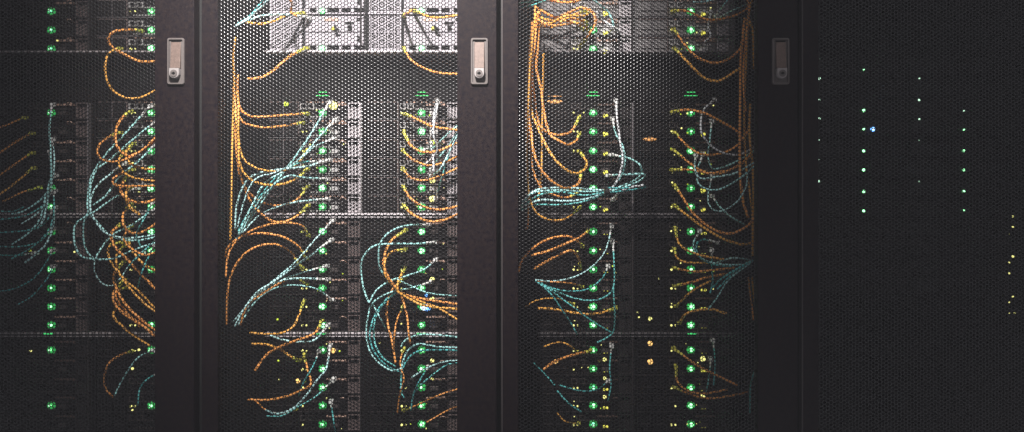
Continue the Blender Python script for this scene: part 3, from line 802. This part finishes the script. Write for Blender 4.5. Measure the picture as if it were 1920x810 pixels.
# teal and white
C(T,2,[(970,14),(1000,9),(1032,-4)],None)
C(T,2,[(972,6),(1000,2),(1020,-4)],None)
C(B,2,[(1108,-4),(1128,12),(1140,22),(1150,45),(1145,62)],1)
C(W,2,[(1118,20),(1132,38),(1150,52),(1158,58)],1,r=.0030)
C(W,2,[(1155,190),(1157,220),(1162,260),(1167,300),(1159,335),(1143,359)],0)
C(B,2,[(1149,224),(1155,252),(1168,275),(1172,300),(1166,328),(1146,356)],0)
C(B,2,[(1147,290),(1180,297),(1198,307),(1203,322),(1192,337),(1146,357)],0)
C(B,2,[(1140,329),(1175,327),(1208,327),(1196,341),(1146,359)],0)
C(T,2,[(1140,352),(1170,353),(1200,348),(1210,351),(1190,355),(1145,361)],None)
C(W,2,[(1150,374),(1160,362),(1180,352),(1206,347)],0)
C(B,2,[(1132,357),(1080,353),(1040,352),(1005,357),(978,378)],None)
C(B,2,[(1132,359),(1090,359),(1045,357),(1000,362),(976,386)],None)
C(B,2,[(1132,362),(1100,373),(1060,377),(1015,375),(980,386)],None)
C(T,2,[(1132,364),(1090,379),(1045,384),(1005,384),(976,395)],None)
C(T,2,[(1132,361),(1095,366),(1050,360),(1010,366),(974,392)],None)
C(B,2,[(1004,525),(1040,527),(1080,518),(1110,500),(1135,470),(1147,425)],1)
C(T,2,[(1004,525),(1035,540),(1070,546),(1105,541),(1130,520),(1140,500)],1)
C(T,2,[(1004,526),(1040,545),(1080,560),(1115,563),(1140,553),(1151,535),(1152,500),(1149,455)],1)
C(T,2,[(1004,526),(1040,550),(1075,576),(1110,602),(1147,624)],None)
C(T,2,[(1004,526),(1032,550),(1053,580),(1070,605),(1082,627)],None,r=.0016)
C(T,2,[(1150,540),(1153,590),(1150,622),(1135,635),(1120,642)],None,r=.0018)
C(T,2,[(1147,650),(1143,690),(1146,720),(1140,750)],0,r=.0014)
C(T,2,[(1000,680),(1025,705),(1040,722)],None,r=.0014)
C(T,2,[(1045,733),(1065,755),(1090,772)],None,r=.0018)
C(T,2,[(1048,722),(1090,733),(1120,730),(1140,715)],1,r=.0015)
C(W,2,[(1340,187),(1320,205),(1314,228),(1316,250),(1330,270),(1352,285),(1385,290),(1418,274)],0)
C(B,2,[(1335,228),(1331,260),(1328,295),(1337,316),(1362,311),(1390,298),(1418,280)],0)
C(B,2,[(1305,292),(1303,315),(1312,334),(1340,332),(1380,324),(1414,305)],0)
C(B,2,[(1318,290),(1308,318),(1309,343),(1327,355),(1352,354),(1385,336),(1414,312)],0)
C(B,2,[(1336,328),(1328,365),(1332,388),(1352,396),(1380,380),(1398,352),(1402,325)],0)
C(B,2,[(1336,368),(1350,388),(1372,407),(1397,421)],0)
C(B,2,[(1343,28),(1358,8),(1368,-5)],0)
C(B,2,[(1347,34),(1375,19),(1400,8)],0)
C(B,2,[(1300,4),(1320,3),(1350,-4)],None)
C(W,2,[(1333,22),(1328,48),(1332,68),(1322,78)],0)
C(B,2,[(1312,435),(1300,455),(1303,472),(1320,487),(1350,495),(1390,496),(1412,488)],0)
C(T,2,[(1345,455),(1320,449),(1306,458),(1310,480),(1335,495),(1375,500)],0)
C(B,2,[(1345,492),(1370,484),(1395,485),(1412,489)],None)
C(T,2,[(1412,489),(1380,505),(1350,525),(1333,543)],None)
C(T,2,[(1412,489),(1375,512),(1345,542)],None)
C(B,2,[(1410,491),(1368,523),(1345,557),(1328,580)],None)
C(T,2,[(1335,470),(1335,500),(1336,530),(1331,550)],0)
C(T,2,[(1337,640),(1341,680),(1338,722)],0,r=.0015)
C(T,2,[(1333,675),(1328,715),(1322,742)],0,r=.0015)
C(T,2,[(1417,668),(1415,695),(1408,720),(1406,775)],None,depth=.12,r=.0017)

def shape_word(pts):
    xs = [p[0] for p in pts]; ys = [p[1] for p in pts]
    w, h = max(xs)-min(xs), max(ys)-min(ys)
    if h > 3*w: return 'upright'
    chord = math.hypot(pts[-1][0]-pts[0][0], pts[-1][1]-pts[0][1])
    length = sum(math.hypot(pts[i+1][0]-pts[i][0], pts[i+1][1]-pts[i][1]) for i in range(len(pts)-1))
    if length > 1.6*chord: return 'looped'
    mid = pts[len(pts)//2]
    t = ((pts[0][1]+pts[-1][1])/2)
    if length < 1.04*chord: return 'straight'
    return 'drooping' if mid[1] > t + 2 else 'arching'

def classify(col, cab, pts):
    la, lb = LEDX[cab]
    mx = sum(p[0] for p in pts)/len(pts); my = (min(p[1] for p in pts)+max(p[1] for p in pts))/2
    side = 'left' if mx < (la+lb)/2+30 else 'right'
    bay = 0 if my < 160 else 1 if my < 402 else 2 if my < 624 else 3
    cname = {'orange': 'orange', 'teal': 'pale teal', 'tealdark': 'dark teal', 'white': 'white'}[col]
    return cname, shape_word(pts), side, bay

info = [classify(c[0], c[1], c[2]) for c in CABLES]
groups = {}
for i, (c, t) in enumerate(zip(CABLES, info)):
    groups.setdefault((c[1],)+t, []).append(i)
rank = {}
for k, idx in groups.items():
    idx.sort(key=lambda i: (min(p[1] for p in CABLES[i][2]), CABLES[i][2][0][0]))
    for n, i in enumerate(idx): rank[i] = (n, len(idx))

plug_or = MB().box(-0.0035, 0.0035, -0.0035, 0.0035, -0.016, 0.0, 0.0008).mesh('plug', M['bootY'])
plug_wh = MB().box(-0.0045, 0.0045, -0.004, 0.004, -0.016, 0.0, 0.0008).mesh('plug', M['bootW'])
plug_cl = MB().box(-0.0007, 0.0007, -0.0058, -0.004, -0.014, -0.004).mesh('plug_clip', M['bootW'])

rc = random.Random(42)
for i, (col, cab, pts, plug, depth, r, _) in enumerate(CABLES):
    if r is None and col == 'orange' and cab == 1: r = .0028*rc.uniform(0.75, 1.0)
    jit = rc.uniform(0.72, 1.02)
    if r is None: r = jit*{'orange': .0030, 'teal': .0022, 'tealdark': .0020, 'white': .0024}[col]
    lane = depth if depth is not None else rc.uniform(0.085, 0.135)
    n = len(pts)
    w3 = []
    for k, (x, y) in enumerate(pts):
        t = k/(n-1)
        d = lane + 0.02*math.sin(t*5+i)
        if plug in (0, 2): d = d + (ND-0.022-d)*max(0, 1-t*2.6)**1.5
        if plug in (1, 2): d = d + (ND-0.022-d)*max(0, 1-(1-t)*2.6)**1.5
        w3.append(P(x, y, d))
    path = spline(w3)
    cname, shp, side, bay = info[i]
    k_, tot = rank[i]
    if tot == 1: posn = ''
    elif k_ == 0: posn = ', topmost'
    elif k_ == tot-1: posn = ', lowest'
    else: posn = ', %s down' % ORD[k_]
    label = '%s %s cable%s, by %s column, %s shelf, %s' % (shp, cname, posn, side, SHELF[bay], CABS[cab]['phrase'])
    zb = min(p.z for p in path)
    org = path[0].copy()
    b = MB().tube([p-org for p in path], r, 8)
    nm = {'orange': 'orange_cable', 'teal': 'teal_cable', 'tealdark': 'teal_cable', 'white': 'white_cable'}[col]
    o = obj(nm, b.mesh(nm, M[col if rc.random() < 0.6 or col == 'white' else col + 'B'], True), None, org)
    o['label'] = label; o['category'] = 'cable'; o['group'] = {'orange': 'orange patch cables', 'white': 'white patch cables'}.get(col, 'teal patch cables')
    ends = []
    if plug in (0, 2): ends.append((path[0], path[0]-path[2]))
    if plug in (1, 2): ends.append((path[-1], path[-1]-path[-3]))
    for p, dv in ends:
        dv = dv.normalized()*0.5 + Vector((0, 1.0, 0)); dv.normalize()
        q = dv.to_track_quat('-Z', 'Y')
        # boot: last stretch of the jacket, then the plug
        bt = MB()
        seg = path[:5] if p is path[0] else path[-5:]
        bt.tube([s-org for s in seg], r*1.32, 8)
        obj('strain_relief', bt.mesh('strain_relief', M['bootY' if col == 'orange' else 'bootW'], True), o)
        pl = obj('plug', plug_or if col == 'orange' else plug_wh, o, p-org)
        pl.rotation_mode = 'QUATERNION'; pl.rotation_quaternion = q

# hook-and-loop ties round the bundles
for (x, y, d, w_, h_, lab) in ((1137, 359, .11, 7, 13, 'black tie wrapped round the teal cable bundle'), (1406, 33, .11, 12, 6, 'black tie round orange cables high by the door edge')):
    p = P(x, y, d)
    ring = []
    for k in range(17):
        a = 2*math.pi*k/16
        ring.append((0, 0.011*math.cos(a), h_*K*0.62*math.sin(a)) if w_ < h_ else (w_*K*0.62*math.cos(a), 0.011*math.sin(a), 0))
    b = MB()
    for (q0, q1) in zip(ring[:-1], ring[1:]):
        n = len(b.v)
        off = Vector((w_*K/2, 0, 0)) if w_ < h_ else Vector((0, 0, h_*K/2))
        for q in (q0, q1):
            for f_ in (1.0, 1.12):
                v = Vector(q)*f_
                b.v += [tuple(v-off), tuple(v+off)]
        b.f += [(n+2, n+3, n+7, n+6), (n+1, n, n+4, n+5), (n, n+2, n+6, n+4), (n+3, n+1, n+5, n+7)]
    o = obj('cable_tie', b.mesh('cable_tie', M['tie']), None, p)
    o['label'] = lab; o['category'] = 'cable tie'; o['group'] = 'black cable ties'

# ------------------------------------------------------------------ added haze volume, put in to lift the blacks
hz = MB().box(-3.2, 3.2, -3.2, 1.1, Z0-1.0, 3.15)
hm = bpy.data.materials.new('black_lift_haze')
hm.use_nodes = True
ht = hm.node_tree
for n_ in list(ht.nodes): ht.nodes.remove(n_)
ho = ht.nodes.new('ShaderNodeOutputMaterial')
hv = ht.nodes.new('ShaderNodeVolumePrincipled')
hv.inputs['Color'].default_value = (0.97, 0.96, 1.0, 1)
hv.inputs['Density'].default_value = 0.027
ht.links.new(hv.outputs[0], ho.inputs['Volume'])
haze = obj('haze', hz.mesh('haze', hm))
haze['kind'] = 'stuff'
haze['label'] = 'thin added haze that lifts the dark tones to grey'
